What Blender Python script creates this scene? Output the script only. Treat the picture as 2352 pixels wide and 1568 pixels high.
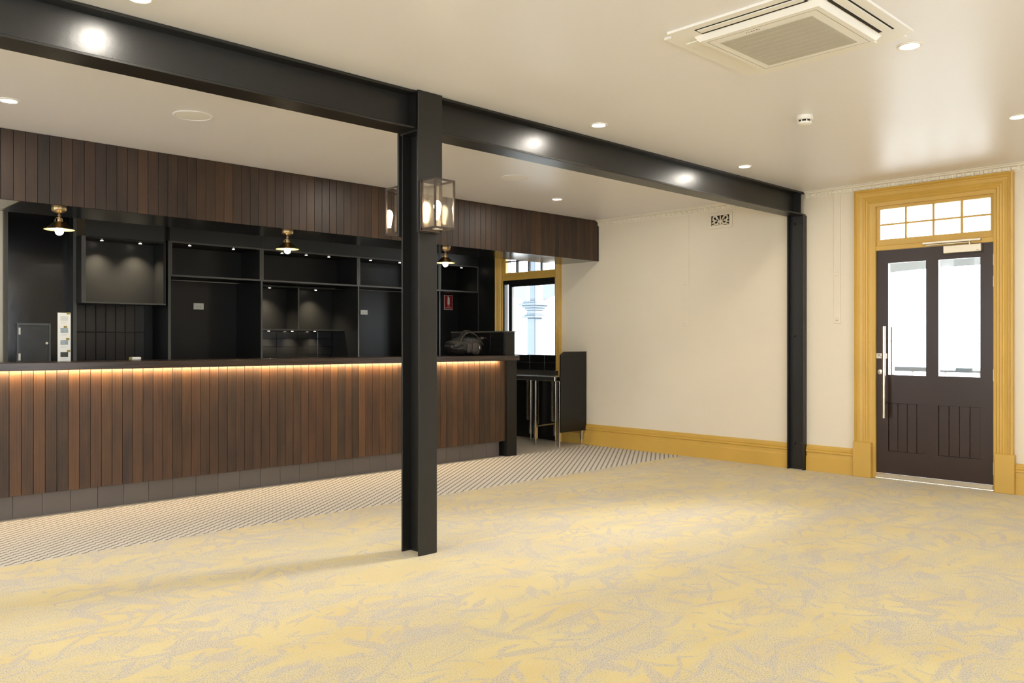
import bpy, bmesh, math, random
from mathutils import Vector, Matrix

random.seed(7)
for o in list(bpy.data.objects):
    bpy.data.objects.remove(o, do_unlink=True)
S = bpy.context.scene
C = S.collection
PI = math.pi

# ------------------------------------------------------------------ camera, world, daylight, exposure
ALPHA = math.atan2(1984, 1910)
cam_data = bpy.data.cameras.new('camera')
cam = bpy.data.objects.new('camera', cam_data); C.objects.link(cam)
cam.location = (0, 0, 1.22)
cam.rotation_euler = (PI/2, 0, ALPHA - PI/2)
cam_data.sensor_width = 36.0
cam_data.lens = 36.0*1910/2352
cam_data.shift_y = 2/2352
cam_data.clip_start = 0.05
S.camera = cam

world = bpy.data.worlds.new('world'); S.world = world
world.use_nodes = True
bg = world.node_tree.nodes['Background']
bg.inputs[0].default_value = (0.86, 0.93, 1.0, 1)
bg.inputs[1].default_value = 9.0

def area_light(name, loc, target, sx, sy, power, col, portal=False):
    l = bpy.data.lights.new(name, 'AREA'); l.shape = 'RECTANGLE'
    l.size = sx; l.size_y = sy; l.energy = power; l.color = col
    o = bpy.data.objects.new(name, l); C.objects.link(o)
    o.location = loc
    o.rotation_euler = (Vector(target)-Vector(loc)).to_track_quat('-Z', 'Y').to_euler()
    if portal: l.cycles.is_portal = True
    return o
DAY = (0.83, 0.92, 1.0)
# daylight lamps in added windows of the two unseen walls behind the camera
for y in (0.2, 3.2, 6.2):
    area_light('added_window_daylight', (-4.46, y, 1.45), (0, y, 1.35), 1.3, 1.7, 17, DAY)
for x in (-2.4, 0.6, 3.6):
    area_light('added_window_daylight', (x, -2.46, 1.45), (x, 0, 1.35), 1.3, 1.7, 7, (0.92, 0.96, 1.0))
# low sun lamp added as the bright hazy sky, shining in under the veranda through door and window
sun = bpy.data.lights.new('hazy_sky_sun', 'SUN'); sun.energy = 19.0; sun.angle = math.radians(23); sun.color = (1.0, 0.97, 0.92)
sun_o = bpy.data.objects.new('hazy_sky_sun', sun); C.objects.link(sun_o); sun_o.location = (14, 1, 6)
el = math.radians(17)
sun_o.rotation_euler = Vector((-0.966*math.cos(el), 0.257*math.cos(el), -math.sin(el))).to_track_quat('-Z', 'Y').to_euler()
# openings of the far wall guide the sky light
area_light('sky_portal', (7.72, 2.65, 1.55), (0, 2.65, 1.55), 1.02, 1.75, 1, (1, 1, 1), True)
area_light('sky_portal', (7.72, 7.55, 1.7), (0, 7.55, 1.7), 1.0, 1.45, 1, (1, 1, 1), True)

vs = S.view_settings
vs.view_transform = 'Standard'; vs.look = 'None'; vs.gamma = 1.0; vs.use_curve_mapping = False
vs.exposure = 0.09

# ------------------------------------------------------------------ materials
def srgb(r, g, b):
    f = lambda c: (c/255/12.92) if c/255 <= 0.04045 else ((c/255+0.055)/1.055)**2.4
    return (f(r), f(g), f(b), 1.0)

class NT:
    def __init__(s, name):
        s.m = bpy.data.materials.new(name); s.m.use_nodes = True
        s.t = s.m.node_tree; s.b = s.t.nodes['Principled BSDF']; s.out = s.t.nodes['Material Output']
    def n(s, typ, ins=None, **kw):
        nd = s.t.nodes.new(typ)
        for k, v in kw.items(): setattr(nd, k, v)
        if ins:
            for k, v in ins.items():
                if isinstance(v, bpy.types.NodeSocket): s.t.links.new(v, nd.inputs[k])
                else: nd.inputs[k].default_value = v
        return nd
    def math(s, op, a, b=0.0, c=0.0, clamp=False):
        return s.n('ShaderNodeMath', {0: a, 1: b, 2: c}, operation=op, use_clamp=clamp).outputs[0]
    def mix(s, fac, a, b):
        nd = s.t.nodes.new('ShaderNodeMix'); nd.data_type = 'RGBA'
        for i, v in ((0, fac), (6, a), (7, b)):
            if isinstance(v, bpy.types.NodeSocket): s.t.links.new(v, nd.inputs[i])
            else: nd.inputs[i].default_value = v
        return nd.outputs[2]
    def ramp(s, fac, stops, interp='LINEAR'):
        nd = s.t.nodes.new('ShaderNodeValToRGB'); nd.color_ramp.interpolation = interp
        e = nd.color_ramp.elements
        while len(e) < len(stops): e.new(0.5)
        for el, (p, col) in zip(e, stops):
            el.position = p; el.color = col if len(col) == 4 else (*col, 1)
        s.t.links.new(fac, nd.inputs[0]); return nd.outputs[0]
    def pos(s): return s.n('ShaderNodeNewGeometry').outputs['Position']
    def link(s, a, b): s.t.links.new(a, s.b.inputs[b])
    def bump(s, h, strength, dist=0.002):
        b = s.n('ShaderNodeBump', {'Strength': strength, 'Distance': dist, 'Height': h})
        s.t.links.new(b.outputs[0], s.b.inputs['Normal'])
    def noise(s, vec, scale, detail=2.0, rough=0.5):
        return s.n('ShaderNodeTexNoise', {'Vector': vec, 'Scale': scale, 'Detail': detail, 'Roughness': rough}).outputs[0]
    def mapping(s, vec, rot=(0, 0, 0), scale=(1, 1, 1), loc=(0, 0, 0)):
        return s.n('ShaderNodeMapping', {'Vector': vec, 'Rotation': rot, 'Scale': scale, 'Location': loc}).outputs[0]

def plain(name, col, rough=0.5, metal=0.0, bump=None, spec=0.5, var=0.0, vscale=6.0):
    t = NT(name)
    t.b.inputs['Base Color'].default_value = col
    t.b.inputs['Roughness'].default_value = rough
    t.b.inputs['Metallic'].default_value = metal
    t.b.inputs['Specular IOR Level'].default_value = spec
    p = t.pos()
    if var:
        n = t.noise(p, vscale, 3)
        d = tuple(c*(1-var) for c in col[:3])+(1,); u = tuple(min(1, c*(1+var)) for c in col[:3])+(1,)
        t.link(t.ramp(n, [(0.3, d), (0.7, u)]), 'Base Color')
    if bump:
        t.bump(t.noise(p, bump[0], 3), bump[1], bump[2])
    return t.m

def emit(name, col, strength):
    t = NT(name)
    t.b.inputs['Base Color'].default_value = (0.8, 0.8, 0.8, 1)
    t.b.inputs['Emission Color'].default_value = col
    t.b.inputs['Emission Strength'].default_value = strength
    return t.m

def glass(name, tint=(1, 1, 1, 1), refl=0.05):
    t = NT(name)
    tr = t.n('ShaderNodeBsdfTransparent', {0: tint})
    gl = t.n('ShaderNodeBsdfGlossy', {0: (1, 1, 1, 1), 'Roughness': 0.02})
    mx = t.n('ShaderNodeMixShader', {0: refl, 1: tr.outputs[0], 2: gl.outputs[0]})
    t.t.links.new(mx.outputs[0], t.out.inputs[0])
    return t.m

M = {}
M['wall'] = plain('cream_wall_paint', srgb(231, 220, 199), 0.42, bump=(70, 0.12, 0.002), var=0.02, vscale=1.2)
M['ceiling'] = plain('cream_ceiling_paint', srgb(237, 235, 238), 0.38, bump=(1.1, 0.10, 0.01), spec=0.75)
M['white_pl'] = plain('white_plastic', srgb(236, 232, 222), 0.4)
M['ac_white'] = plain('aircon_plastic', srgb(240, 238, 233), 0.42)
M['ochre'] = plain('ochre_trim_paint', srgb(208, 168, 80), 0.36, bump=(40, 0.06, 0.002), var=0.05, vscale=3)
M['cornice'] = plain('cornice_plaster', srgb(236, 228, 210), 0.5)
M['black'] = plain('black_joinery', srgb(22, 22, 21), 0.36, var=0.06, spec=0.35)
M['fascia'] = plain('charcoal_fascia', srgb(40, 42, 42), 0.4)
M['blackgloss'] = plain('black_gloss_panel', srgb(18, 18, 20), 0.16, bump=(28, 0.10, 0.003))
M['blackedge'] = plain('charcoal_board_edge', srgb(78, 77, 72), 0.45)
M['blacktile'] = plain('black_wall_tile', srgb(38, 39, 40), 0.25)
M['blacktile2'] = plain('black_gloss_tile', srgb(22, 22, 22), 0.15)
M['grout'] = plain('dark_grout', srgb(24, 24, 24), 0.7)
M['greygrout'] = plain('pale_grout', srgb(110, 112, 112), 0.7)
M['chrome'] = plain('stainless_steel', srgb(205, 200, 190), 0.22, metal=1.0)
M['brushed'] = plain('brushed_nickel', srgb(215, 205, 185), 0.32, metal=1.0)
M['brass'] = plain('aged_brass', srgb(152, 130, 95), 0.3, metal=1.0)
M['lining'] = plain('pale_gold_lining', srgb(222, 196, 130), 0.5)
M['bronze'] = plain('aged_bronze', srgb(82, 72, 66), 0.45, metal=0.6, var=0.15, vscale=40)
M['mirror'] = plain('aged_mirror', srgb(170, 163, 152), 0.22, metal=1.0, var=0.12, vscale=60)
M['door'] = plain('brown_door_paint', srgb(48, 32, 27), 0.30, bump=(60, 0.05, 0.001))
M['dark'] = plain('dark_cavity', srgb(22, 18, 14), 0.8)
M['greysoffit'] = plain('grey_cement_sheet', srgb(178, 178, 178), 0.4, var=0.2, vscale=60)
M['vinyl'] = plain('grey_vinyl_floor', srgb(196, 186, 170), 0.45, var=0.06, vscale=60)
M['paper'] = plain('white_card', srgb(236, 236, 232), 0.6)
M['blue_print'] = plain('blue_photo_print', srgb(150, 165, 175), 0.5, var=0.25, vscale=60)
M['pale_print'] = plain('pale_photo_print', srgb(205, 212, 210), 0.5, var=0.1, vscale=60)
M['green_print'] = plain('dark_photo_print', srgb(50, 58, 50), 0.5, var=0.3, vscale=60)
M['tape'] = plain('yellow_green_tape', srgb(140, 130, 55), 0.5, var=0.3, vscale=120)
M['red'] = plain('red_sign', srgb(165, 25, 35), 0.4)
M['bag'] = plain('black_nylon', srgb(27, 26, 25), 0.45, bump=(45, 0.7, 0.012), var=0.25, vscale=18)
M['bag2'] = plain('brown_grey_nylon', srgb(56, 49, 45), 0.55, bump=(90, 0.4, 0.006))
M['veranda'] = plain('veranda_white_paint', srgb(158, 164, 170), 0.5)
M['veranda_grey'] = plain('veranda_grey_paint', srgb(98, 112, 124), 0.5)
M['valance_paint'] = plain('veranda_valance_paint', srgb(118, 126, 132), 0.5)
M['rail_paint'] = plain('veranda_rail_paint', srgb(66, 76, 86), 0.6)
M['deck'] = plain('veranda_decking', srgb(95, 92, 88), 0.6, var=0.1)
M['ground'] = plain('street_ground', srgb(200, 200, 195), 0.8, var=0.1, vscale=0.5)
M['text'] = plain('dark_print', srgb(60, 58, 56), 0.5)
M['glass'] = glass('clear_glass')
M['lampglass'] = glass('lantern_glass', (1, 0.99, 0.97, 1), 0.07)
M['downlight'] = emit('downlight_lens', (1.0, 0.93, 0.80, 1), 25)
M['bulb'] = emit('warm_bulb', (1.0, 0.80, 0.50, 1), 80)
M['filament'] = emit('lantern_bulb', (1.0, 0.84, 0.60, 1), 42)
M['spot'] = emit('spot_lens', (1.0, 0.90, 0.72, 1), 45)
M['led'] = emit('led_strip', (1.0, 0.62, 0.28, 1), 6)

def steel():
    t = NT('black_satin_steel')
    t.b.inputs['Base Color'].default_value = srgb(25, 24, 22)
    t.b.inputs['Roughness'].default_value = 0.35
    p = t.pos()
    h = t.math('ADD', t.math('MULTIPLY', t.noise(p, 130, 3), 0.5), t.noise(p, 22, 2))
    t.bump(h, 0.22, 0.0025)
    return t.m
M['steel'] = steel()

def timber(name, bright=1.0):
    t = NT(name)
    rnd = t.n('ShaderNodeObjectInfo').outputs['Random']
    p = t.pos()
    off = t.n('ShaderNodeCombineXYZ', {0: t.math('MULTIPLY', rnd, 37.0), 1: 0.0, 2: t.math('MULTIPLY', rnd, 91.0)}).outputs[0]
    v = t.n('ShaderNodeVectorMath', {0: p, 1: off}, operation='ADD').outputs[0]
    g = t.noise(t.mapping(v, scale=(170, 170, 5)), 1.0, 4, 0.55)
    g2 = t.noise(t.mapping(v, scale=(11, 11, 2.4)), 1.0, 3, 0.5)
    fig = t.n('ShaderNodeTexWave', {'Vector': t.mapping(v, scale=(14, 14, 0.7)), 'Scale': 1.2, 'Distortion': 6.0, 'Detail': 3.0, 'Detail Scale': 1.2}).outputs[1]
    k = lambda r, g_, b: tuple(c*bright for c in srgb(r, g_, b)[:3])+(1,)
    tone = t.ramp(rnd, [(0.0, k(44, 38, 34)), (0.14, k(116, 76, 52)), (0.28, k(62, 50, 43)), (0.42, k(136, 94, 60)),
                        (0.55, k(50, 44, 40)), (0.68, k(150, 102, 62)), (0.80, k(76, 56, 46)), (0.90, k(122, 82, 56)), (1.0, k(56, 45, 40))])
    light = t.mix(0.28, tone, k(172, 120, 70))
    dark = t.mix(0.42, tone, k(42, 35, 30))
    f = t.math('ADD', t.math('MULTIPLY', g, 0.28), t.math('ADD', t.math('MULTIPLY', g2, 0.62), t.math('MULTIPLY', fig, 0.10)))
    c1 = t.mix(t.math('MULTIPLY', t.math('SUBTRACT', f, 0.33), 3.0, clamp=True), dark, light)
    t.link(c1, 'Base Color')
    t.link(t.math('MULTIPLY_ADD', g, 0.25, 0.36), 'Roughness')
    t.bump(g, 0.12, 0.001)
    return t.m
M['timber'] = timber('oiled_hardwood', 0.40)
M['timber_dark'] = timber('dark_oiled_hardwood', 0.21)

def topwood():
    t = NT('dark_stained_worktop')
    p = t.pos()
    g = t.noise(t.mapping(p, scale=(2.5, 50, 50)), 1.0, 5, 0.6)
    t.link(t.ramp(g, [(0.3, srgb(42, 33, 29)), (0.7, srgb(68, 53, 46))]), 'Base Color')
    t.b.inputs['Roughness'].default_value = 0.26
    t.bump(g, 0.1, 0.001)
    return t.m
M['worktop'] = topwood()

def kick():
    t = NT('taupe_kick_tile')
    rnd = t.n('ShaderNodeObjectInfo').outputs['Random']
    t.link(t.ramp(rnd, [(0, srgb(96, 89, 84)), (1, srgb(102, 94, 89))]), 'Base Color')
    t.b.inputs['Roughness'].default_value = 0.38
    return t.m
M['kick'] = kick()

def carpet():
    t = NT('yellow_leaf_carpet')
    p = t.pos()
    wn = t.n('ShaderNodeTexNoise', {'Vector': p, 'Scale': 2.2, 'Detail': 2.0}).outputs[1]
    warp = t.n('ShaderNodeVectorMath', {0: wn, 1: (0.5, 0.5, 0.5)}, operation='SUBTRACT').outputs[0]
    warp = t.n('ShaderNodeVectorMath', {0: warp, 'Scale': 0.20}, operation='SCALE').outputs[0]
    q = t.n('ShaderNodeVectorMath', {0: p, 1: warp}, operation='ADD').outputs[0]
    dens = t.noise(p, 0.9, 2)
    rag = t.math('SUBTRACT', t.noise(p, 75, 2), 0.5)          # ragged tuft edges
    speck = t.noise(p, 190, 1.0)
    speck2 = t.noise(p, 95, 2.0)
    def leaves(ang, sl, sw, thr, lx, k):
        v = t.mapping(t.mapping(q, rot=(0, 0, ang)), scale=(sl, sw, 1), loc=(lx, lx*0.7, 0))
        n = t.noise(v, 1.0, 0.0, 0.4)
        n = t.math('ADD', n, t.math('MULTIPLY', t.math('SUBTRACT', dens, 0.5), 0.25))
        n = t.math('ADD', n, t.math('MULTIPLY', rag, 0.10))
        return t.math('MULTIPLY', t.math('SUBTRACT', n, thr), k, clamp=True)
    tot = None
    for a in ((0.35, 2.4, 12, 0.690, 0, 20), (1.25, 2.2, 10, 0.695, 7, 20), (2.25, 2.6, 12, 0.690, 13, 20), (2.9, 3.0, 15, 0.685, 29, 20), (0.8, 5, 19, 0.695, 41, 22), (1.8, 6, 24, 0.705, 55, 22), (2.6, 5.5, 20, 0.70, 71, 22)):
        m = leaves(*a); tot = m if tot is None else t.math('MAXIMUM', tot, m)
    def patch(rot, sc, loc, thr, k, rg):
        n = t.noise(t.mapping(q, rot=(0, 0, rot), scale=sc, loc=loc), 1.0, 4, 0.6)
        return t.math('MULTIPLY', t.math('SUBTRACT', t.math('ADD', n, t.math('MULTIPLY', rag, rg)), thr), k, clamp=True)
    broad = patch(0.5, (1.5, 4.0, 1), (3, 5, 0), 0.43, 8.0, 0.22)
    greyp = patch(-0.4, (1.8, 5.5, 1), (11, 2, 0), 0.56, 11.0, 0.30)
    yel = t.ramp(t.noise(p, 2.2, 3), [(0.3, srgb(206, 182, 114)), (0.7, srgb(213, 194, 132))])
    beige = srgb(200, 189, 160)
    grey = srgb(182, 174, 170)
    sk = t.math('MULTIPLY', t.math('SUBTRACT', speck2, 0.34), 4.0, clamp=True)
    c = t.mix(t.math('MULTIPLY', t.math('MULTIPLY', broad, sk), 0.8), yel, beige)
    gm = t.math('MAXIMUM', t.math('MULTIPLY', tot, 0.68), t.math('MULTIPLY', greyp, 0.7))
    c = t.mix(t.math('MULTIPLY', gm, t.math('MULTIPLY_ADD', sk, 0.75, 0.25)), c, grey)
    dk = t.math('MULTIPLY', t.math('SUBTRACT', 0.47, speck), 9.0, clamp=True)
    amt = t.math('MULTIPLY_ADD', t.math('MAXIMUM', gm, t.math('MULTIPLY', broad, 0.6)), 0.62, 0.14)
    c = t.mix(t.math('MULTIPLY', dk, amt), c, srgb(92, 76, 58))
    t.link(c, 'Base Color')
    t.b.inputs['Roughness'].default_value = 0.9
    t.b.inputs['Specular IOR Level'].default_value = 0.15
    t.b.inputs['Sheen Weight'].default_value = 0.3
    t.b.inputs['Sheen Roughness'].default_value = 0.5
    t.bump(speck, 0.35, 0.004)
    return t.m
M['carpet'] = carpet()

def stripes():
    t = NT('striped_bar_carpet')
    p = t.pos()
    sp = t.n('ShaderNodeSeparateXYZ', {0: p})
    x, y = sp.outputs[0], sp.outputs[1]
    step = 0.048
    xq = t.math('MULTIPLY', t.math('FLOOR', t.math('DIVIDE', x, step)), step)
    fr = t.math('SUBTRACT', x, xq)
    lc = t.math('SUBTRACT', y, t.math('ADD', t.math('MULTIPLY', xq, 0.715), t.math('MULTIPLY', fr, 0.44)))
    lc = t.math('ADD', lc, t.math('MULTIPLY', t.math('SUBTRACT', t.noise(p, 300, 1), 0.5), 0.008))
    w = t.math('FRACT', t.math('DIVIDE', t.math('ADD', lc, 20.0), 0.057))
    d = t.math('ABSOLUTE', t.math('SUBTRACT', w, 0.5))
    m = t.math('MULTIPLY', t.math('SUBTRACT', 0.15, d), 16.0, clamp=True)
    base = t.ramp(t.noise(p, 260, 1), [(0.3, srgb(198, 192, 181)), (0.65, srgb(222, 217, 208))])
    t.link(t.mix(t.math('MULTIPLY', m, 0.85), base, srgb(76, 66, 54)), 'Base Color')
    t.b.inputs['Roughness'].default_value = 0.9
    t.b.inputs['Specular IOR Level'].default_value = 0.15
    t.bump(t.noise(p, 260, 1), 0.3, 0.003)
    return t.m
M['stripes'] = stripes()

# ------------------------------------------------------------------ geometry helpers (all in world metres)
W = {}
def bm_box(bm, x0, x1, y0, y1, z0, z1, bev=0.0):
    vs_ = [bm.verts.new((x, y, z)) for x in (x0, x1) for y in (y0, y1) for z in (z0, z1)]
    f = [(0, 1, 3, 2), (4, 6, 7, 5), (0, 4, 5, 1), (2, 3, 7, 6), (0, 2, 6, 4), (1, 5, 7, 3)]
    fs = [bm.faces.new([vs_[i] for i in q]) for q in f]
    if bev:
        es = list({e for q in fs for e in q.edges})
        bmesh.ops.bevel(bm, geom=es, offset=bev, segments=1, affect='EDGES')
    return bm
def bm_prism(bm, pts, axis, a0, a1):
    """closed outline pts (u,v) swept along axis: x -> (y,z), y -> (x,z), z -> (x,y)"""
    def mk(p, a):
        return {'x': (a, p[0], p[1]), 'y': (p[0], a, p[1]), 'z': (p[0], p[1], a)}[axis]
    A = [bm.verts.new(mk(p, a0)) for p in pts]; B = [bm.verts.new(mk(p, a1)) for p in pts]
    n = len(pts)
    for i in range(n):
        bm.faces.new((A[i], A[(i+1) % n], B[(i+1) % n], B[i]))
    bm.faces.new(A[::-1]); bm.faces.new(B)
    return bm
def bm_lathe(bm, prof, c, seg=24, axis='z', cap=True):
    """prof = [(r, h)]; h along axis from c"""
    rings = []
    def mk(r, h, a):
        u, v = r*math.cos(a), r*math.sin(a)
        d = {'z': (u, v, h), 'x': (h, u, v), 'y': (u, h, v)}[axis]
        return (c[0]+d[0], c[1]+d[1], c[2]+d[2])
    for r, h in prof:
        rings.append([bm.verts.new(mk(max(r, 1e-4), h, 2*PI*i/seg)) for i in range(seg)])
    for a, b in zip(rings, rings[1:]):
        for i in range(seg):
            bm.faces.new((a[i], a[(i+1) % seg], b[(i+1) % seg], b[i]))
    if cap:
        bm.faces.new(rings[0][::-1]); bm.faces.new(rings[-1])
    return bm
def bm_tube(bm, pts, r, seg=8, closed=False):
    pts = [Vector(p) for p in pts]; rings = []
    for i, p in enumerate(pts):
        a = pts[i-1] if (i > 0 or closed) else p
        b = pts[(i+1) % len(pts)] if (i < len(pts)-1 or closed) else p
        d = (b-a).normalized()
        up = Vector((0, 0, 1)) if abs(d.z) < 0.9 else Vector((1, 0, 0))
        s = d.cross(up).normalized(); u = s.cross(d).normalized()
        rr = r[i] if isinstance(r, (list, tuple)) else r
        rings.append([bm.verts.new(p+(s*math.cos(2*PI*k/seg)+u*math.sin(2*PI*k/seg))*rr) for k in range(seg)])
    prs = list(zip(rings, rings[1:])) + ([(rings[-1], rings[0])] if closed else [])
    for A, B in prs:
        for k in range(seg): bm.faces.new((A[k], A[(k+1) % seg], B[(k+1) % seg], B[k]))
    if not closed:
        bm.faces.new(rings[0][::-1]); bm.faces.new(rings[-1])
    return bm
def B(): return bmesh.new()

def finish(name, bm, mat, parent=None, smooth=False):
    bmesh.ops.recalc_face_normals(bm, faces=bm.faces[:])
    xs = [v.co.x for v in bm.verts]; ys = [v.co.y for v in bm.verts]; zs = [v.co.z for v in bm.verts]
    c = Vector(((min(xs)+max(xs))/2, (min(ys)+max(ys))/2, min(zs)))
    bmesh.ops.translate(bm, vec=-c, verts=bm.verts[:])
    me = bpy.data.meshes.new(name); bm.to_mesh(me); bm.free()
    if smooth:
        for p in me.polygons: p.use_smooth = True
        try: me.set_sharp_from_angle(angle=math.radians(35))
        except Exception: pass
    me.materials.append(M[mat] if isinstance(mat, str) else mat)
    o = bpy.data.objects.new(name, me); C.objects.link(o)
    W[o] = c
    place(o, c, parent)
    return o
def place(o, c, parent):
    c = Vector(c); W[o] = c
    if parent is not None:
        o.parent = parent; o.location = c - W[parent]
    else: o.location = c
def box(name, x0, x1, y0, y1, z0, z1, mat, parent=None, bev=0.0):
    return finish(name, bm_box(B(), x0, x1, y0, y1, z0, z1, bev), mat, parent)
def lathe(name, prof, c, mat, parent=None, seg=24, axis='z', smooth=True):
    return finish(name, bm_lathe(B(), prof, c, seg, axis), mat, parent, smooth)
def tube(name, pts, r, mat, parent=None, seg=8, closed=False):
    return finish(name, bm_tube(B(), pts, r, seg, closed), mat, parent, True)
def again(src, c, parent):
    """another object with the same mesh; c = world position of its base centre"""
    o = bpy.data.objects.new(src.name.split('.')[0], src.data); C.objects.link(o)
    place(o, c, parent); return o
def tag(o, label, cat, group=None):
    o['label'] = label; o['category'] = cat
    if group: o['group'] = group
    return o
def thing(name, loc, label=None, cat=None, group=None):
    o = bpy.data.objects.new(name, None); C.objects.link(o)
    o.empty_display_size = 0.1
    o.location = loc; W[o] = Vector(loc)
    if label: tag(o, label, cat, group)
    return o
def struct(o):
    o['kind'] = 'structure'; return o
def text_mesh(name, body, size, mat, parent, loc, rot, align='CENTER'):
    cu = bpy.data.curves.new(name, 'FONT'); cu.body = body; cu.size = size
    cu.align_x = align; cu.align_y = 'CENTER'; cu.extrude = 0.0003
    tmp = bpy.data.objects.new(name, cu); C.objects.link(tmp)
    dg = bpy.context.evaluated_depsgraph_get()
    me = bpy.data.meshes.new_from_object(tmp.evaluated_get(dg))
    bpy.data.objects.remove(tmp, do_unlink=True)
    me.materials.clear(); me.materials.append(M[mat])
    o = bpy.data.objects.new(name, me); C.objects.link(o)
    o.rotation_euler = rot
    W[o] = Vector(loc); o.parent = parent; o.location = Vector(loc)-W[parent]
    return o
ROT_NEGX = (PI/2, 0, -PI/2)      # text facing -X (read from the room)
ROT_NEGY = (PI/2, 0, 0)          # text facing -Y

XW = 7.56        # far wall face
ZC = 2.655       # ceiling
XL, YF = -4.5, -2.5
YB = 9.15

# ------------------------------------------------------------------ room shell
struct(box('floor', XL, XW+0.15, YF, 5.18, -0.06, 0.0, 'carpet'))['label'] = 'yellow and grey leaf patterned carpet'
struct(box('floor', XL, XW+0.15, 5.18, 6.46, -0.06, 0.0, 'stripes'))['label'] = 'cream carpet with dark diagonal dashed stripes along the bar'
struct(box('floor', XL, XW+0.15, 6.46, YB+0.2, -0.06, 0.0, 'vinyl'))['label'] = 'grey vinyl floor behind the bar'
struct(box('ceiling', XL-0.2, XW+0.2, YF-0.2, YB+0.2, ZC, ZC+0.12, 'ceiling'))

def wall_x(name, x0, x1, y0, y1, openings, mat='wall'):
    """wall slab perpendicular to X with openings (ya, yb, za, zb)"""
    bm = B(); y = y0
    for ya, yb, za, zb in sorted(openings):
        bm_box(bm, x0, x1, y, ya, 0, ZC)
        if za > 0: bm_box(bm, x0, x1, ya, yb, 0, za)
        bm_box(bm, x0, x1, ya, yb, zb, ZC)
        y = yb
    bm_box(bm, x0, x1, y, y1, 0, ZC)
    return struct(finish(name, bm, mat))
def wall_y(name, y0, y1, x0, x1, openings, mat='wall'):
    bm = B(); x = x0
    for xa, xb, za, zb in sorted(openings):
        bm_box(bm, x, xa, y0, y1, 0, ZC)
        if za > 0: bm_box(bm, xa, xb, y0, y1, 0, za)
        bm_box(bm, xa, xb, y0, y1, zb, ZC)
        x = xb
    bm_box(bm, x, x1, y0, y1, 0, ZC)
    return struct(finish(name, bm, mat))
wall_x('wall_right', XW, XW+0.16, YF, YB, [(2.16, 3.14, 0, 2.45), (7.07, 8.04, 0, 2.45)])
wall_x('wall_left', XL-0.16, XL, YF, YB, [(y-0.65, y+0.65, 0.6, 2.3) for y in (0.2, 3.2, 6.2)])
wall_y('wall_front', YF-0.16, YF, XL-0.16, XW+0.16, [(x-0.65, x+0.65, 0.6, 2.3) for x in (-2.4, 0.6, 3.6)])  # window openings of both unseen walls are added for daylight
struct(box('wall_back', XL-0.16, XW+0.16, YB, YB+0.16, 0, ZC, 'wall'))
# cream nib wall and black painted wall at the left end of the back bar
struct(box('wall_back', -3.0, 1.912, 8.66, YB, 0, ZC, 'wall'))
bw = struct(box('wall_back', 1.93, 2.452, 8.62, YB, 0, ZC, 'blackgloss')); bw['label'] = 'black painted wall beside the back bar'
struct(box('trim_1', 1.908, 1.938, 8.605, 8.66, 0, ZC, 'blackedge'))['label'] = 'charcoal edge trim of the black wall'
# black panel beside the window
struct(box('wall_right', XW-0.012, XW, 8.14, YB, 0, ZC, 'black'))['label'] = 'black painted strip of wall left of the window'

# baseboards
BB = [(0, 0), (-0.030, 0), (-0.030, 0.130), (-0.020, 0.142), (-0.018, 0.176), (-0.030, 0.182), (-0.030, 0.196), (-0.022, 0.201),
      (-0.026, 0.206), (-0.026, 0.216), (-0.018, 0.222), (-0.018, 0.230), (-0.010, 0.246), (0, 0.246)]
for y0, y1 in ((3.955, 6.965), (3.312, 3.775), (YF, 2.004)):
    bm = bm_prism(B(), [(XW+px, pz) for px, pz in BB], 'y', y0, y1)
    struct(finish('baseboard_right', bm, 'ochre'))['label'] = 'ochre moulded skirting board along the far wall'

# cornice with dentils
cor = struct(thing('trim_2', (XW-0.04, 3.0, ZC-0.07))); cor['label'] = 'white plaster dentil cornice along the far wall'
CP = [(0, -0.064), (-0.010, -0.066), (-0.012, -0.058), (-0.018, -0.056), (-0.022, -0.022), (-0.040, -0.018), (-0.044, -0.008), (-0.060, -0.006), (-0.062, 0.0), (0, 0.0)]
for y0, y1 in ((3.955, 6.37), (YF, 3.785)):
    finish('moulding', bm_prism(B(), [(XW+px, ZC+pz) for px, pz in CP], 'y', y0, y1), 'cornice', cor)
bm = B(); y = -1.0
while y < 6.34:
    if not (3.72 < y < 3.96):
        bm_box(bm, XW-0.034, XW-0.015, y, y+0.042, ZC-0.054, ZC-0.022, 0.006)
    y += 0.068
dn = finish('dentil_row', bm, 'cornice', cor); dn['kind'] = 'stuff'

# ------------------------------------------------------------------ door with transom (door_1)
door = struct(thing('door_1', (XW, 2.65, 0))); door['label'] = 'brown glazed door in a wide ochre frame with an eight-pane transom'
# architrave: reeded profile, two legs and a head, mitred look
def archi_leg(parent, ya, yb, z0, z1):
    """profile across y, from outer edge ya to inner edge yb"""
    s = 1 if yb > ya else -1; w = abs(yb-ya)
    prof = [(0, 0), (0, 0.046), (0.10, 0.050), (0.14, 0.040), (0.17, 0.034), (0.24, 0.034), (0.27, 0.028), (0.46, 0.022), (0.52, 0.026), (0.58, 0.020),
            (0.66, 0.024), (0.72, 0.018), (0.80, 0.021), (0.86, 0.012), (1.0, 0.010), (1.0, 0)]
    return finish('architrave', bm_prism(B(), [(XW-d, ya+s*f*w) for f, d in prof], 'z', z0, z1), 'ochre', parent)
def archi_head(parent, y0, y1, zin, zout):
    w = zout-zin
    prof = [(0, 0), (0, 0.046), (0.10, 0.050), (0.14, 0.040), (0.17, 0.034), (0.24, 0.034), (0.27, 0.028), (0.46, 0.022), (0.52, 0.026), (0.58, 0.020),
            (0.66, 0.024), (0.72, 0.018), (0.80, 0.021), (0.86, 0.012), (1.0, 0.010), (1.0, 0)]
    return finish('architrave', bm_prism(B(), [(XW-d, zout-f*w) for f, d in prof], 'y', y0, y1), 'ochre', parent)
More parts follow.
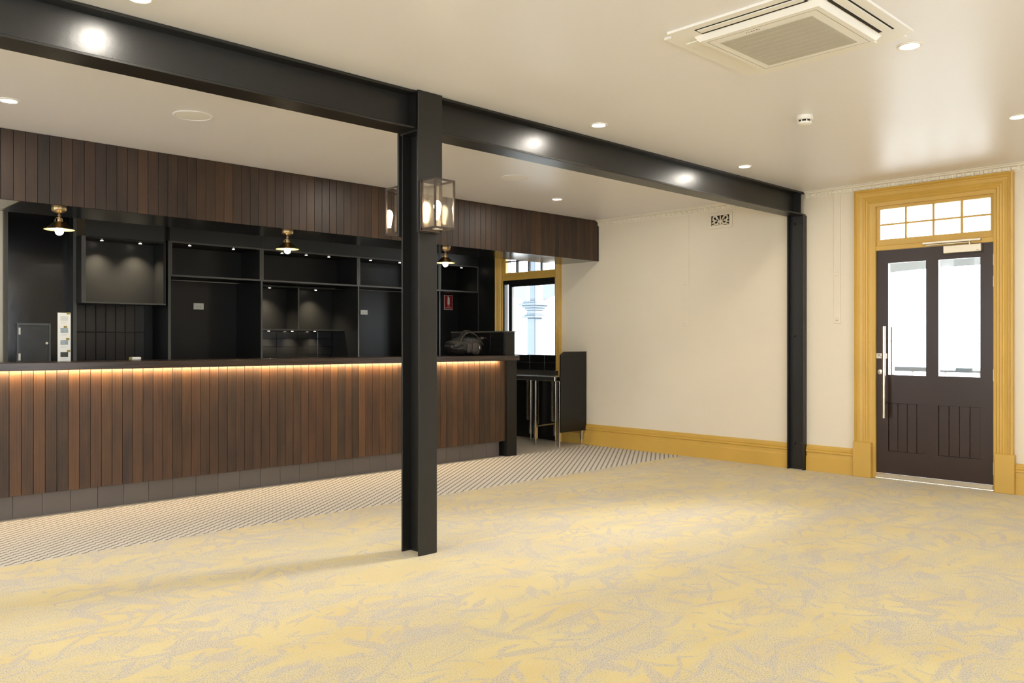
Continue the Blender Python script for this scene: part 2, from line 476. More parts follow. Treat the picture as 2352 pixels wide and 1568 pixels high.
def archi_mitred(parent, yl, yr, wl, zin, zout, z0):
    """three mitred lengths: left (outer yl), right (outer yr), head; the profile depth follows fraction f"""
    prof = [(0, 0), (0, 0.046), (0.10, 0.050), (0.14, 0.040), (0.17, 0.034), (0.24, 0.034), (0.27, 0.028), (0.46, 0.022), (0.52, 0.026), (0.58, 0.020),
            (0.66, 0.024), (0.72, 0.018), (0.80, 0.021), (0.86, 0.012), (1.0, 0.010), (1.0, 0)]
    for side in (0, 1, 2):
        bm = B(); A = []; Bv = []
        for f, d in prof:
            zt = zout - f*(zout-zin)
            if side == 0: a, b = (XW-d, yl-f*wl, z0), (XW-d, yl-f*wl, zt)
            elif side == 1: a, b = (XW-d, yr+f*wl, z0), (XW-d, yr+f*wl, zt)
            else: a, b = (XW-d, yl-f*wl, zt), (XW-d, yr+f*wl, zt)
            A.append(bm.verts.new(a)); Bv.append(bm.verts.new(b))
        n = len(prof)
        for i in range(n): bm.faces.new((A[i], A[(i+1) % n], Bv[(i+1) % n], Bv[i]))
        bm.faces.new(A[::-1]); bm.faces.new(Bv)
        finish('architrave', bm, 'ochre', parent)
archi_mitred(door, 3.303, 2.018, 0.150, 2.452, 2.597, 0.31)
for ya, yb in ((3.312, 3.148), (2.005, 2.150)):
    finish('plinth_block', bm_box(B(), XW-0.056, XW, min(ya, yb), max(ya, yb), 0, 0.318, 0.004), 'ochre', door)
# jambs and head bar (reveal through the wall)
for y0, y1 in ((3.124, 3.153), (2.147, 2.168)):
    box('jamb', XW-0.010, XW+0.14, y0, y1, 0, 2.462, 'ochre', door)
box('transom_bar', XW-0.008, XW+0.12, 2.168, 3.124, 2.043, 2.085, 'ochre', door, 0.003)
box('head_jamb', XW-0.0095, XW+0.14, 2.168, 3.124, 2.44, 2.462, 'ochre', door)
# transom sash with eight panes
def transom(parent, ys, ya, yb, z0, z1, zr, x, col='ochre', bar='ochre', panes=True):
    """ys: pane column edges [(y0,y1)...] descending, outer sash ya>yb"""
    sash = box('transom_sash', x, x+0.035, yb, ya, z0, zr[0][0], col, parent)   # bottom rail
    W[sash] = W[sash]
    box('sash_rail', x, x+0.035, yb, ya, zr[-1][1], z1, col, sash)
    box('sash_stile', x, x+0.035, ys[0][0], ya, zr[0][0], zr[-1][1], col, sash)
    box('sash_stile', x, x+0.035, yb, ys[-1][1], zr[0][0], zr[-1][1], col, sash)
    for (a0, a1), (b0, b1) in zip(ys, ys[1:]):
        box('glazing_bar', x-0.002, x+0.033, b0, a1, zr[0][0], zr[-1][1], bar, sash, 0.003)
    for (a0, a1), (b0, b1) in zip(zr, zr[1:]):
        box('glazing_bar', x, x+0.031, ys[-1][1], ys[0][0], a1, b0, bar, sash, 0.003)
    for (a0, a1) in ys:
        for (c0, c1) in zr:
            box('pane', x+0.016, x+0.020, a1, a0, c0, c1, 'glass', sash)
    return sash
transom(door, [(3.089, 2.877), (2.859, 2.649), (2.629, 2.425), (2.403, 2.196)], 3.124, 2.168, 2.085, 2.44, [(2.142, 2.266), (2.281, 2.412)], XW+0.012)
# door leaf: frame pieces round two panes and two boarded panels
XD = XW+0.012
leaf = finish('door_leaf', bm_box(B(), XD, XD+0.042, 2.168, 3.126, 0.68, 0.930), 'door', door)   # lock rail
def dl(nm, y0, y1, z0, z1, **k): return box(nm, XD, XD+0.042, y0, y1, z0, z1, 'door', leaf)
dl('top_rail', 2.168, 3.126, 1.927, 2.041); dl('bottom_rail', 2.168, 3.126, 0.050, 0.250)
dl('stile', 3.020, 3.126, 0.250, 0.68); dl('stile', 3.020, 3.126, 0.930, 1.927)
dl('stile', 2.168, 2.272, 0.250, 0.68); dl('stile', 2.168, 2.272, 0.930, 1.927)
dl('mullion', 2.599, 2.700, 0.250, 0.68); dl('mullion', 2.599, 2.700, 0.930, 1.927)
for y0, y1 in ((2.700, 3.020), (2.272, 2.599)):
    box('pane', XD+0.018, XD+0.023, y0, y1, 0.930, 1.927, 'glass', leaf)
    n = 4; w = (y1-y0)/n
    for i in range(n):
        box('panel_board', XD+0.010, XD+0.030, y0+i*w+0.0015, y0+(i+1)*w-0.0015, 0.250, 0.68, 'door', leaf, 0.002)
    box('panel_backing', XD+0.024, XD+0.034, y0, y1, 0.25, 0.68, 'door', leaf)
box('door_seal', XD-0.014, XD+0.01, 2.172, 3.122, 0.008, 0.048, 'brushed', door, 0.004)
for z0, z1 in ((1.853, 1.946), (1.677, 1.765), (0.903, 0.998), (0.134, 0.234)):
    finish('hinge', bm_box(bm_lathe(B(), [(0.008, z0), (0.008, z1)], (XD-0.004, 2.163, 0), 10), XD-0.003, XD+0.001, 2.163, 2.176, z0, z1), 'brushed', door)
# pull handles both sides, lock, PULL plate, closer
for xh, nm in ((XD-0.075, 'pull_handle'), (XD+0.115, 'pull_handle')):
    z0, z1 = (0.548, 1.362)
    h = tube(nm, [(xh, 3.029, z0), (xh, 3.029, z1)], 0.016, 'chrome', door, 14)
    for z in (0.685, 1.235):
        tube('standoff', [(xh, 3.029, z), (xh+(0.028 if xh < XD else -0.028), 3.050, z), (XD+0.02, 3.090, z)], 0.008, 'brushed', h, 10)
lathe('lock_cylinder', [(0.001, -0.012), (0.022, -0.010), (0.025, 0.0)], (XD, 3.089, 0.955), 'chrome', door, 20, 'x')
pl = box('push_plate', XD-0.003, XD, 3.028, 3.1245, 1.076, 1.122, 'white_pl', door, 0.001)
text_mesh('lettering', 'PULL', 0.036, 'text', pl, (XD-0.0036, 3.074, 1.099), ROT_NEGX)
cl = box('door_closer', XD-0.05, XD, 2.251, 2.545, 1.972, 2.037, 'brushed', door, 0.004)
box('closer_arm', XD-0.045, XD-0.02, 2.255, 2.715, 2.062, 2.083, 'brushed', cl, 0.003)
box('closer_link', XD-0.04, XD-0.028, 2.34, 2.69, 2.050, 2.059, 'brushed', cl, 0.002)
lathe('closer_spindle', [(0.008, 2.034), (0.008, 2.066)], (XD-0.032, 2.345, 0), 'brushed', cl, 10)
box('closer_mark', XD-0.0505, XD-0.0495, 2.268, 2.288, 1.985, 1.988, 'text', cl)
box('threshold', XW-0.01, XW+0.16, 2.15, 3.14, -0.01, 0.006, 'brushed', door)

# ------------------------------------------------------------------ window behind the bar (window_1), a glazed former doorway
win = struct(thing('window_1', (XW, 7.55, 0))); win['label'] = 'black framed window with transom panes in an ochre frame beside the bar'
archi_mitred(win, 8.138, 6.970, 0.100, 2.452, 2.56, 0.0)
for y0, y1 in ((8.030, 8.045), (7.062, 7.078)):
    box('jamb', XW-0.008, XW+0.012, y0, y1, 0, 2.452, 'ochre', win); box('outer_reveal', XW+0.012, XW+0.155, y0, y1, 0, 2.452, 'veranda', win)
box('transom_bar', XW-0.006, XW+0.12, 7.078, 8.030, 2.033, 2.085, 'ochre', win, 0.003)
transom(win, [(7.985, 7.790), (7.762, 7.570), (7.545, 7.350), (7.325, 7.095)], 8.030, 7.078, 2.085, 2.44, [(2.133, 2.275), (2.290, 2.412)], XW+0.012, 'ochre', 'black')
fr = box('window_frame', XW+0.01, XW+0.07, 7.078, 8.030, 1.985, 2.033, 'black', win)
box('frame_sill', XW+0.01, XW+0.07, 7.078, 8.030, 1.03, 1.062, 'black', fr)
box('frame_stile', XW+0.01, XW+0.07, 8.006, 8.030, 1.062, 1.985, 'black', fr)
box('frame_stile', XW+0.01, XW+0.07, 7.078, 7.090, 1.062, 1.985, 'black', fr)
box('sash_stile', XW+0.045, XW+0.075, 7.925, 7.960, 1.062, 1.985, 'black', fr)
box('sash_stile', XW+0.05, XW+0.08, 7.905, 7.922, 1.062, 1.985, 'blackedge', fr)
box('sash_rail', XW+0.045, XW+0.075, 7.09, 7.925, 1.95, 1.985, 'black', fr)
box('pane', XW+0.050, XW+0.055, 7.090, 8.006, 1.062, 1.96, 'glass', win)
box('lower_panel', XW+0.002, XW+0.06, 7.078, 8.030, 0.0, 1.03, 'black', win)

# ------------------------------------------------------------------ veranda outside
vf = struct(box('veranda_floor', XW+0.16, 10.6, -6, 14, -0.10, -0.02, 'deck')); vf['label'] = 'veranda decking outside the door'
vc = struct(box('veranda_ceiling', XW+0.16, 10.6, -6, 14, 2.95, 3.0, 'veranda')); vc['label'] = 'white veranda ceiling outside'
gr = struct(box('ground', 10.6, 60, -40, 60, -0.7, -0.6, 'ground')); gr['label'] = 'pale street outside the veranda'
XV = 10.2
def veranda_post(y, label):
    t = thing('veranda_post', (XV, y, -0.02), label, 'post', 'veranda posts outside')
    box('shaft', XV-0.10, XV+0.10, y-0.10, y+0.10, -0.02, 1.64, 'veranda_grey', t, 0.015)
    bm = B()
    for z0, z1, w in ((1.64, 1.675, 0.16), (1.675, 1.70, 0.13)): bm_box(bm, XV-w, XV+w, y-w, y+w, z0, z1, 0.006)
    finish('collar', bm, 'veranda_grey', t)
    box('neck', XV-0.105, XV+0.105, y-0.105, y+0.105, 1.70, 1.77, 'veranda_grey', t, 0.008)
    bm = B()
    for z0, z1, w in ((1.77, 1.81, 0.125), (1.81, 1.85, 0.16), (1.85, 1.89, 0.20), (1.89, 1.93, 0.15)): bm_box(bm, XV-w, XV+w, y-w, y+w, z0, z1, 0.006)
    finish('capital', bm, 'veranda_grey', t)
    box('upper_shaft', XV-0.065, XV+0.065, y-0.065, y+0.065, 1.93, 2.95, 'veranda_grey', t, 0.008)
    return t
veranda_post(10.03, 'grey veranda post with moulded capital seen through the bar window')
veranda_post(4.9, 'grey veranda post just left of the glazed door outside')
veranda_post(-0.23, 'grey veranda post right of the glazed door outside')
def valance(ya, yb, label):
    n = 24
    pts = [(ya, 2.21), (yb, 2.21)]
    for i in range(n+1):
        y = yb+(ya-yb)*i/n; d = min(y-ya, yb-y)
        pts.append((y, 2.09-0.16*math.exp(-d/0.4)))
    bm = bm_prism(B(), pts, 'x', XV-0.015, XV+0.015)
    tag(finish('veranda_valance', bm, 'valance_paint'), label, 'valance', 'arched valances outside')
valance(5.11, 9.82, 'arched veranda valance right of the post in the bar window')
valance(10.24, 14.8, 'arched veranda valance left of the post in the bar window')
valance(-0.02, 4.69, 'arched veranda valance seen through the glazed door')
def balustrade(ya, yb, label):
    t = thing('balustrade', (XV, (ya+yb)/2, -0.02), label, 'railing')
    box('handrail', XV-0.04, XV+0.04, ya, yb, 0.88, 0.93, 'rail_paint', t, 0.008)
    box('bottom_rail', XV-0.025, XV+0.025, ya, yb, 0.10, 0.14, 'veranda_grey', t)
    n = int((yb-ya)/0.35); b0 = None
    for i in range(n):
        y = ya+(i+0.5)*(yb-ya)/n
        if b0 is None: b0 = box('baluster', XV-0.012, XV+0.012, y-0.012, y+0.012, 0.14, 0.88, 'veranda', t)
        else: again(b0, (XV, y, 0.14), t)
balustrade(-0.02, 4.69, 'veranda handrail seen low through the door panes')

# ------------------------------------------------------------------ steel frame
def i_column(t, xc, y0, y1, hw, z0, z1, tf=0.012, tw=0.010):
    box('flange', xc-hw, xc+hw, y0, y0+tf, z0, z1, 'steel', t, 0.002)
    box('flange', xc-hw, xc+hw, y1-tf, y1, z0, z1, 'steel', t, 0.002)
    box('web', xc-tw/2, xc+tw/2, y0+tf, y1-tf, z0, z1, 'steel', t)
def bolt(t, c, axis='x', s=-1):
    prof = [(0.017, 0), (0.017, s*0.004), (0.014, s*0.004), (0.014, s*0.016), (0.008, s*0.017), (0.008, s*0.024)]
    lathe('bolt', prof, c, 'steel', t, 6, axis, False)
col = thing('steel_column', (2.97, 3.865, 0), 'black steel I-section column standing in the middle of the carpet', 'column')
i_column(col, 2.97, 3.78, 3.95, 0.066, 0.0, 2.43)
box('cover_plate', 2.886, 3.062, 3.765, 3.78, 1.846, ZC-0.002, 'steel', col, 0.002)
box('cover_plate', 2.886, 3.062, 3.95, 3.965, 1.835, ZC-0.002, 'steel', col, 0.002)
box('cap_plate', 2.895, 3.05, 3.782, 3.948, 2.423, 2.434, 'steel', col)
for y, z in ((3.83, 0.33), (3.83, 1.27), (3.83, 2.30)):
    bolt(col, (2.965, y, z))
beam = thing('steel_beam', (3.0, 3.87, 2.435), 'long black steel I-beam spanning under the ceiling from left to far wall', 'beam')
box('bottom_flange', XL+0.02, XW-0.004, 3.79, 3.95, 2.435, 2.448, 'steel', beam, 0.002)
box('top_flange', XL+0.02, XW-0.004, 3.79, 3.95, 2.640, ZC-0.001, 'steel', beam, 0.002)
box('web', XL+0.02, XW-0.004, 3.865, 3.875, 2.448, 2.640, 'steel', beam)
for x in (2.90, 3.05, 7.47):
    box('stiffener', x-0.005, x+0.005, 3.795, 3.865, 2.448, 2.640, 'steel', beam)
col2 = thing('steel_column', (7.53, 3.865, 0), 'black steel wall column bolted to the cream far wall under the beam end', 'column')
box('flange', 7.492, XW-0.001, 3.78, 3.792, 0, 2.434, 'steel', col2, 0.002)
box('flange', 7.492, XW-0.001, 3.938, 3.95, 0, 2.434, 'steel', col2, 0.002)
box('web', 7.538, 7.548, 3.792, 3.938, 0, 2.434, 'steel', col2)
for z in (0.245, 1.285, 2.36):
    for y in (3.815, 3.895): bolt(col2, (7.538, y, z))

# ------------------------------------------------------------------ lanterns on the column
def lantern(yb, s, label):
    """yb = back plane against the column, s = -1 projects to -Y"""
    x0, x1 = 2.898, 3.044; z0, z1 = 1.858, 2.138; D = 0.138; f = 0.010
    ya, yo = yb, yb+s*D
    L = thing('wall_lantern', (2.971, yb, z0), label, 'lantern', 'box lanterns on the steel column')
    lo, hi = min(ya, yo), max(ya, yo)
    box('back_plate', x0-0.004, x1+0.004, min(ya, ya+s*0.012), max(ya, ya+s*0.012), z0-0.006, z1+0.002, 'bronze', L, 0.002)
    box('mirror_plate', x0+0.008, x1-0.008, min(ya+s*0.012, ya+s*0.014), max(ya+s*0.012, ya+s*0.014), z0+0.012, z1-0.012, 'mirror', L)
    bm = B()
    for x in (x0, x1-f):
        bm_box(bm, x, x+f, min(yo, yo-s*f), max(yo, yo-s*f), z0, z1)
        bm_box(bm, x, x+f, min(ya+s*0.012, ya+s*0.022), max(ya+s*0.012, ya+s*0.022), z0, z1)
        for z in (z0, z1-f): bm_box(bm, x, x+f, lo+0.012, hi-f if s > 0 else hi-0.012, z, z+f)
    for z in (z0, z1-f): bm_box(bm, x0+f, x1-f, min(yo, yo-s*f), max(yo, yo-s*f), z, z+f)
    finish('frame', bm, 'bronze', L)
    g0, g1 = lo+0.013, hi-0.013
    for x in (x0+0.003, x1-0.006): box('pane', x, x+0.003, g0, g1, z0+f, z1-f, 'lampglass', L)
    box('pane', x0+f, x1-f, min(yo-s*0.003, yo-s*0.006), max(yo-s*0.003, yo-s*0.006), z0+f, z1-f, 'lampglass', L)
    yc = (ya+yo)/2
    lathe('lamp_holder', [(0.030, z0-0.002), (0.030, z0+0.006), (0.017, z0+0.008), (0.017, z0+0.05), (0.014, z0+0.055)], (2.971, yc, 0), 'brushed', L, 20)
    zb = z0+0.055
    b = lathe('bulb', [(0.010, zb), (0.011, zb+0.015), (0.016, zb+0.042), (0.021, zb+0.070), (0.022, zb+0.082), (0.018, zb+0.098), (0.009, zb+0.110), (0.002, zb+0.113)], (2.971, yc, 0), 'filament', L, 20)
lantern(3.765, -1, 'box lantern with lit filament bulb on the front of the steel column')
lantern(3.965, 1, 'box lantern on the rear of the steel column, half hidden behind it')

# ------------------------------------------------------------------ bulkhead over the bar
YH = 6.37; ZH = 2.178; XBL = -0.5
bulk = thing('bulkhead', (3.5, 6.67, ZH), 'dark timber clad bulkhead hanging over the bar counter', 'bulkhead')
box('core', XBL, XW-0.004, YH+0.018, 6.97, ZH+0.012, ZC-0.001, 'black', bulk)
box('soffit_panel', 1.512, XW-0.004, YH+0.018, 6.97, ZH+0.002, ZH+0.012, 'blackgloss', bulk)
box('soffit_panel', XBL, 1.500, YH+0.018, 6.97, ZH+0.002, ZH+0.012, 'greysoffit', bulk)
box('soffit_trim', 1.500, 1.512, YH+0.018, 6.97, ZH, ZH+0.012, 'brushed', bulk)
PITCH = 0.0740
x = 1.392-PITCH*25; b0 = None
while x+PITCH < XW-0.004:
    if b0 is None:
        b0 = box('board', x+0.0015, x+PITCH-0.0015, YH, YH+0.018, ZH, ZC-0.002, 'timber_dark', bulk, 0.001)
    else: again(b0, (x+PITCH/2, YH+0.009, ZH), bulk)
    x += PITCH
box('end_board', x+0.0012, XW-0.003, YH, YH+0.018, ZH, ZC-0.06, 'timber_dark', bulk)

# ------------------------------------------------------------------ bar counter
bar = thing('bar_counter', (3.0, 6.7, 0), 'long bar counter clad in vertical hardwood boards over a taupe tile kick', 'bar counter')
XBE = 6.125
box('carcass', XBL, XBE, 6.545, 6.86, 0.0, 1.026, 'black', bar)
box('board_backing', XBL, XBE, 6.482, 6.545, 0.168, 1.026, 'black', bar)
x = 1.463-PITCH*25; b0 = None
while x+PITCH < XBE:
    if b0 is None:
        b0 = box('board', x+0.0015, x+PITCH-0.0015, 6.464, 6.482, 0.166, 1.024, 'timber', bar, 0.001)
    else: again(b0, (x+PITCH/2, 6.473, 0.166), bar)
    x += PITCH
box('board', x+0.0012, XBE, 6.464, 6.482, 0.166, 1.024, 'timber', bar)
TW = 0.1838; x = 1.499-TW*10; b0 = None
while x+TW < XBE+0.12:
    if b0 is None: b0 = box('kick_tile', x+0.001, min(XBE, x+TW-0.001), 6.531, 6.545, 0.0, 0.160, 'kick', bar, 0.001)
    elif x+TW < XBE: again(b0, (x+TW/2, 6.538, 0.0), bar)
    else: box('kick_tile', x+0.001, XBE, 6.531, 6.545, 0.0, 0.160, 'kick', bar)
    x += TW
box('led_strip', XBL+0.1, XBE-0.03, 6.438, 6.450, 1.0253, 1.0263, 'led', bar)
l = bpy.data.lights.new('led_light', 'AREA'); l.shape = 'RECTANGLE'; l.size = XBE-XBL-0.2; l.size_y = 0.012; l.energy = 42; l.color = (1.0, 0.72, 0.40)
lo_ = bpy.data.objects.new('led_light', l); C.objects.link(lo_); lo_.parent = bar
lo_.location = Vector(((XBL+XBE)/2, 6.436, 1.0235))-W[bar]; lo_.rotation_euler = (math.radians(28), 0, 0)
tag(box('bar_worktop', XBL, 6.262, 6.385, 6.90, 1.0265, 1.080, 'worktop', None, 0.003), 'dark stained timber worktop running along the bar', 'worktop')

# return wall at the bar end
ret = thing('bar_return_wall', (6.2, 6.9, 0), 'black half-height return wall with tiled inner face at the bar end', 'partition')
bm = bm_box(B(), XBE, 6.27, 6.44, 6.90, 0.0, 1.026); bm_box(bm, XBE, 6.27, 6.90, 7.36, 0, 1.33)
bm_box(bm, XBE, 6.27, 6.47, 6.90, 1.081, 1.33)
finish('core', bm, 'black', ret)
box('capping', XBE-0.012, 6.276, 6.462, 7.366, 1.330, 1.342, 'blackedge', ret)
b0 = None
for j in range(3):
    for i in range(4):
        y0 = 6.475+i*0.221; z0 = 1.083+j*0.0825
        if b0 is None: b0 = box('tile', XBE-0.008, XBE, y0+0.001, y0+0.220, z0+0.001, z0+0.0815, 'blacktile2', ret, 0.001)
        else: again(b0, (XBE-0.004, y0+0.1105, z0+0.001), ret)

# ------------------------------------------------------------------ stainless bench under the window
ben = thing('stainless_bench', (7.3, 7.3, 0), 'stainless steel bench on legs under the window with a black end panel', 'bench')
box('bench_top', 7.04, 7.545, 6.60, 7.95, 0.768, 0.820, 'chrome', ben, 0.004)
box('upstand', 7.530, 7.545, 6.98, 7.95, 0.820, 0.868, 'chrome', ben)
for lx, ly in ((7.06, 6.925), (7.455, 7.40), (7.47, 6.99), (7.06, 7.75)):
    lg = box('leg', lx-0.019, lx+0.019, ly-0.019, ly+0.019, 0.07, 0.768, 'chrome', ben, 0.004)
    lathe('foot', [(0.016, 0), (0.016, 0.01), (0.008, 0.014), (0.008, 0.07)], (lx, ly, 0), 'chrome', lg, 12)
tube('brace', [(7.06, 6.925, 0.225), (7.47, 6.99, 0.225)], 0.012, 'chrome', ben)
for lx, ly in ((7.36, 7.36), (7.40, 6.975), (7.10, 6.925)):
    bm = B(); z = 0.27
    bm_box(bm, lx-0.004, lx+0.004, ly-0.010, ly+0.010, 0.25, 0.766)
    while z < 0.75:
        bm_box(bm, lx-0.016, lx-0.004, ly-0.012, ly+0.012, z, z+0.009); z += 0.022
    finish('slotted_rail', bm, 'brushed', ben)
bm = bm_prism(B(), [(7.095, 0.172), (7.545, 0.172), (7.545, 1.108), (7.150, 1.108), (7.095, 1.070)], 'y', 6.555, 6.573)
finish('end_panel', bm, 'black', ben)
box('panel_edge', 7.148, 7.545, 6.553, 6.575, 1.108, 1.112, 'blackedge', ben)
for lx in (7.115, 7.505):
    lg = box('leg', lx-0.018, lx+0.018, 6.575, 6.611, 0.06, 0.768, 'chrome', ben, 0.004)
    lathe('foot', [(0.016, 0), (0.016, 0.01), (0.008, 0.014), (0.008, 0.06)], (lx, 6.593, 0), 'chrome', lg, 12)
# tiled splashback on the far wall
spl = thing('tiled_splashback', (7.55, 7.5, 0.87), 'black tiled splashback with pale grout lines under the window', 'splashback')
box('grout_bed', 7.5475, 7.5545, 6.985, 8.02, 0.872, 1.062, 'greygrout', spl)
b0 = None
for j in range(2):
    for i in range(4):
        y0 = 6.985+i*0.2588; z0 = 0.872+j*0.095
        if b0 is None: b0 = box('tile', 7.541, 7.548, y0+0.002, y0+0.2568, z0+0.0015, z0+0.0935, 'blacktile2', spl, 0.001)
        else: again(b0, (7.5445, y0+0.1294, z0+0.0015), spl)

# ------------------------------------------------------------------ back bar joinery
YC = 8.50
def spotlight(parent, x, y, z, power=0.5, name='spotlight', ang=1.85):
    s = lathe(name, [(0.018, z-0.005), (0.018, z)], (x, y, 0), 'chrome', parent, 14)
    lathe('lens', [(0.012, z-0.0065), (0.013, z-0.005)], (x, y, 0), 'spot', s, 12)
    if power:
        l = bpy.data.lights.new('spot_light', 'SPOT'); l.energy = power; l.color = (1, 0.84, 0.60); l.spot_size = ang; l.spot_blend = 1.0; l.shadow_soft_size = 0.01
        o = bpy.data.objects.new('spot_light', l); C.objects.link(o); o.parent = s; o.location = Vector((x, y, z-0.01))-W[s]
    return s
def bay(x0, x1, label, yback_low=9.09, yback_up=8.96, spots=(), first=False, last=False):
    u = thing('back_bar_unit', ((x0+x1)/2, 8.8, 0), label, 'shelving unit', 'black back bar bays')
    t = 0.009
    # lower side panels (one board shared visually by neighbours), upper compartment sides are doubled
    box('side_panel', x0, x0+t, YC, yback_low, 0.92, 1.893, 'black', u)
    box('side_panel', x1-t, x1, YC, yback_low, 0.92, 1.893, 'black', u)
    box('upper_side', x0, x0+0.022, YC, yback_up, 1.911, 2.235, 'black', u)
    box('upper_side', x1-0.022, x1, YC, yback_up, 1.911, 2.235, 'black', u)
    box('shelf', x0, x1, YC+0.002, yback_up, 1.893, 1.911, 'black', u)
    box('upper_top', x0, x1, YC+0.002, yback_up, 2.235, 2.253, 'black', u)
    box('back_panel', x0, x1, yback_low, yback_low+0.016, 0.92, 1.893, 'black', u)
    box('upper_back', x0+0.022, x1-0.022, yback_up-0.016, yback_up, 1.911, 2.235, 'black', u)
    box('fascia', x0+0.001, x1-0.001, YC+0.012, YC+0.03, 2.255, ZC-0.002, 'fascia', u)
    # front edging strips
    box('edging', x0, x0+t, YC-0.002, YC, 0.92, 1.893, 'blackedge', u); box('edging', x1-t, x1, YC-0.002, YC, 0.92, 1.893, 'blackedge', u)
    box('edging', x0, x0+0.022, YC-0.002, YC, 1.911, 2.235, 'blackedge', u); box('edging', x1-0.022, x1, YC-0.002, YC, 1.911, 2.235, 'blackedge', u)
    box('edging', x0, x1, YC-0.002, YC+0.002, 1.893, 1.911, 'blackedge', u); box('edging', x0, x1, YC-0.002, YC+0.002, 2.237, 2.253, 'blackedge', u)
    box('base_cabinet', x0, x1, YC+0.02, 9.09, 0.0, 0.88, 'black', u)
    for sx in spots: spotlight(u, sx, 8.60, 2.235, 10.0)
    return u
U_B = bay(3.357, 4.359, 'tall black open bay with a wide power outlet, left of the glass display bay', spots=(3.603, 4.081))
U_C = bay(4.361, 5.615, 'black back bar bay with lit display box above dark gloss tiles', spots=(4.66, 4.966, 5.267))
U_D = bay(5.617, 6.868, 'tall black open bay with the small power outlet, mostly behind the column', spots=(5.857, 6.3))
U_E = bay(6.870, 7.546, 'narrow black end bay beside the window with the red fire sign', yback_low=8.92, spots=(7.327,))
# display box of bay C
box('display_back', 4.372, 5.604, 9.070, 9.088, 1.378, 1.86, 'black', U_C)
box('display_top', 4.371, 5.605, 8.80, 9.07, 1.858, 1.876, 'black', U_C)
box('display_bottom', 4.371, 5.605, 8.80, 9.07, 1.358, 1.376, 'black', U_C)
box('display_divider', 4.972, 4.990, 8.80, 9.07, 1.376, 1.858, 'black', U_C)
box('edging', 4.972, 4.990, 8.797, 8.80, 1.376, 1.858, 'blackedge', U_C)
box('edging', 4.371, 5.605, 8.797, 8.80, 1.358, 1.376, 'blackedge', U_C)
for sx in (4.68, 5.287): spotlight(U_C, sx, 8.93, 1.858, 75)
for sx in (4.70, 5.004, 5.31): spotlight(U_C, sx, 8.99, 1.358, 24)
b0 = None
for j in range(4):
    for i in range(5):
        x0 = 4.570-0.277+i*0.277; z0 = 0.975+j*0.0955
        if x0 < 4.371:
            continue
        if x0+0.277 > 5.604: continue
        if b0 is None: b0 = box('tile', x0+0.001, x0+0.276, 9.078, 9.089, z0+0.001, z0+0.0945, 'blacktile2', U_C, 0.0025)
        else: again(b0, (x0+0.1385, 9.0835, z0+0.001), U_C)
for j in range(4):
    z0 = 0.975+j*0.0955
    box('tile', 4.371, 4.569, 9.078, 9.089, z0+0.001, z0+0.0945, 'blacktile2', U_C, 0.0025)
    box('tile', 5.402, 5.603, 9.078, 9.089, z0+0.001, z0+0.0945, 'blacktile2', U_C, 0.0025)
# left tiled bay with wall box
U_A = thing('back_bar_unit', (2.9, 8.8, 0), 'black back bar bay with lit wall cupboard above upright dark tiles', 'shelving unit', 'black back bar bays')
box('gable', 2.452, 2.470, YC, 9.10, 0.0, ZC-0.002, 'black', U_A); box('edging', 2.452, 2.482, YC-0.003, YC, 0.92, ZC-0.002, 'blackedge', U_A)
box('gable', 3.337, 3.355, YC, 9.10, 0.0, 2.25, 'black', U_A); box('edging', 3.337, 3.355, YC-0.003, YC, 0.92, 2.25, 'blackedge', U_A)
box('tile_backing', 2.470, 3.337, 8.91, 8.93, 0.92, 1.70, 'grout', U_A)
box('fascia', 2.52, 3.25, 8.36, 8.378, 2.215, ZC-0.002, 'fascia', U_A)
box('infill', 3.25, 3.355, 8.53, 8.548, 2.25, ZC-0.002, 'black', U_A)
b0 = None
for j in range(2):
    for i in range(8):
        x0 = 2.587-0.0945+i*0.0945; z0 = 1.039+j*0.284
        if b0 is None: b0 = box('tile', x0+0.0015, x0+0.093, 8.900, 8.911, z0+0.0015, z0+0.2825, 'blacktile', U_A, 0.002)
        else: again(b0, (x0+0.0472, 8.9055, z0+0.0015), U_A)
cb = box('wall_cupboard', 2.476, 3.252, 8.590, 8.607, 1.588, 2.215, 'black', U_A)
box('cupboard_side', 2.476, 2.514, 8.34, 8.590, 1.588, 2.215, 'black', cb); box('cupboard_side', 3.230, 3.252, 8.34, 8.590, 1.588, 2.215, 'black', cb)
box('cupboard_top', 2.514, 3.230, 8.34, 8.590, 2.198, 2.215, 'black', cb); box('cupboard_base', 2.514, 3.230, 8.34, 8.590, 1.588, 1.602, 'black', cb)
box('edging', 2.476, 2.514, 8.337, 8.34, 1.588, 2.215, 'blackedge', cb); box('edging', 2.514, 3.252, 8.337, 8.34, 1.588, 1.602, 'blackedge', cb)
box('edging', 2.514, 3.252, 8.337, 8.34, 2.203, 2.215, 'black', cb); box('edging', 3.240, 3.252, 8.337, 8.34, 1.602, 2.203, 'black', cb)
for sx in (2.691, 3.048): spotlight(cb, sx, 8.455, 2.198, 100)
box('base_cabinet', 2.470, 3.337, YC+0.02, 8.90, 0, 0.90, 'black', U_A); box('bench_top', 2.470, 3.337, YC, 8.90, 0.90, 0.92, 'worktop', U_A)
tag(box('back_bar_worktop', 3.36, 7.54, YC-0.01, 9.08, 0.881, 0.919, 'worktop', None, 0.003), 'dark worktop of the back bar behind the counter', 'worktop')

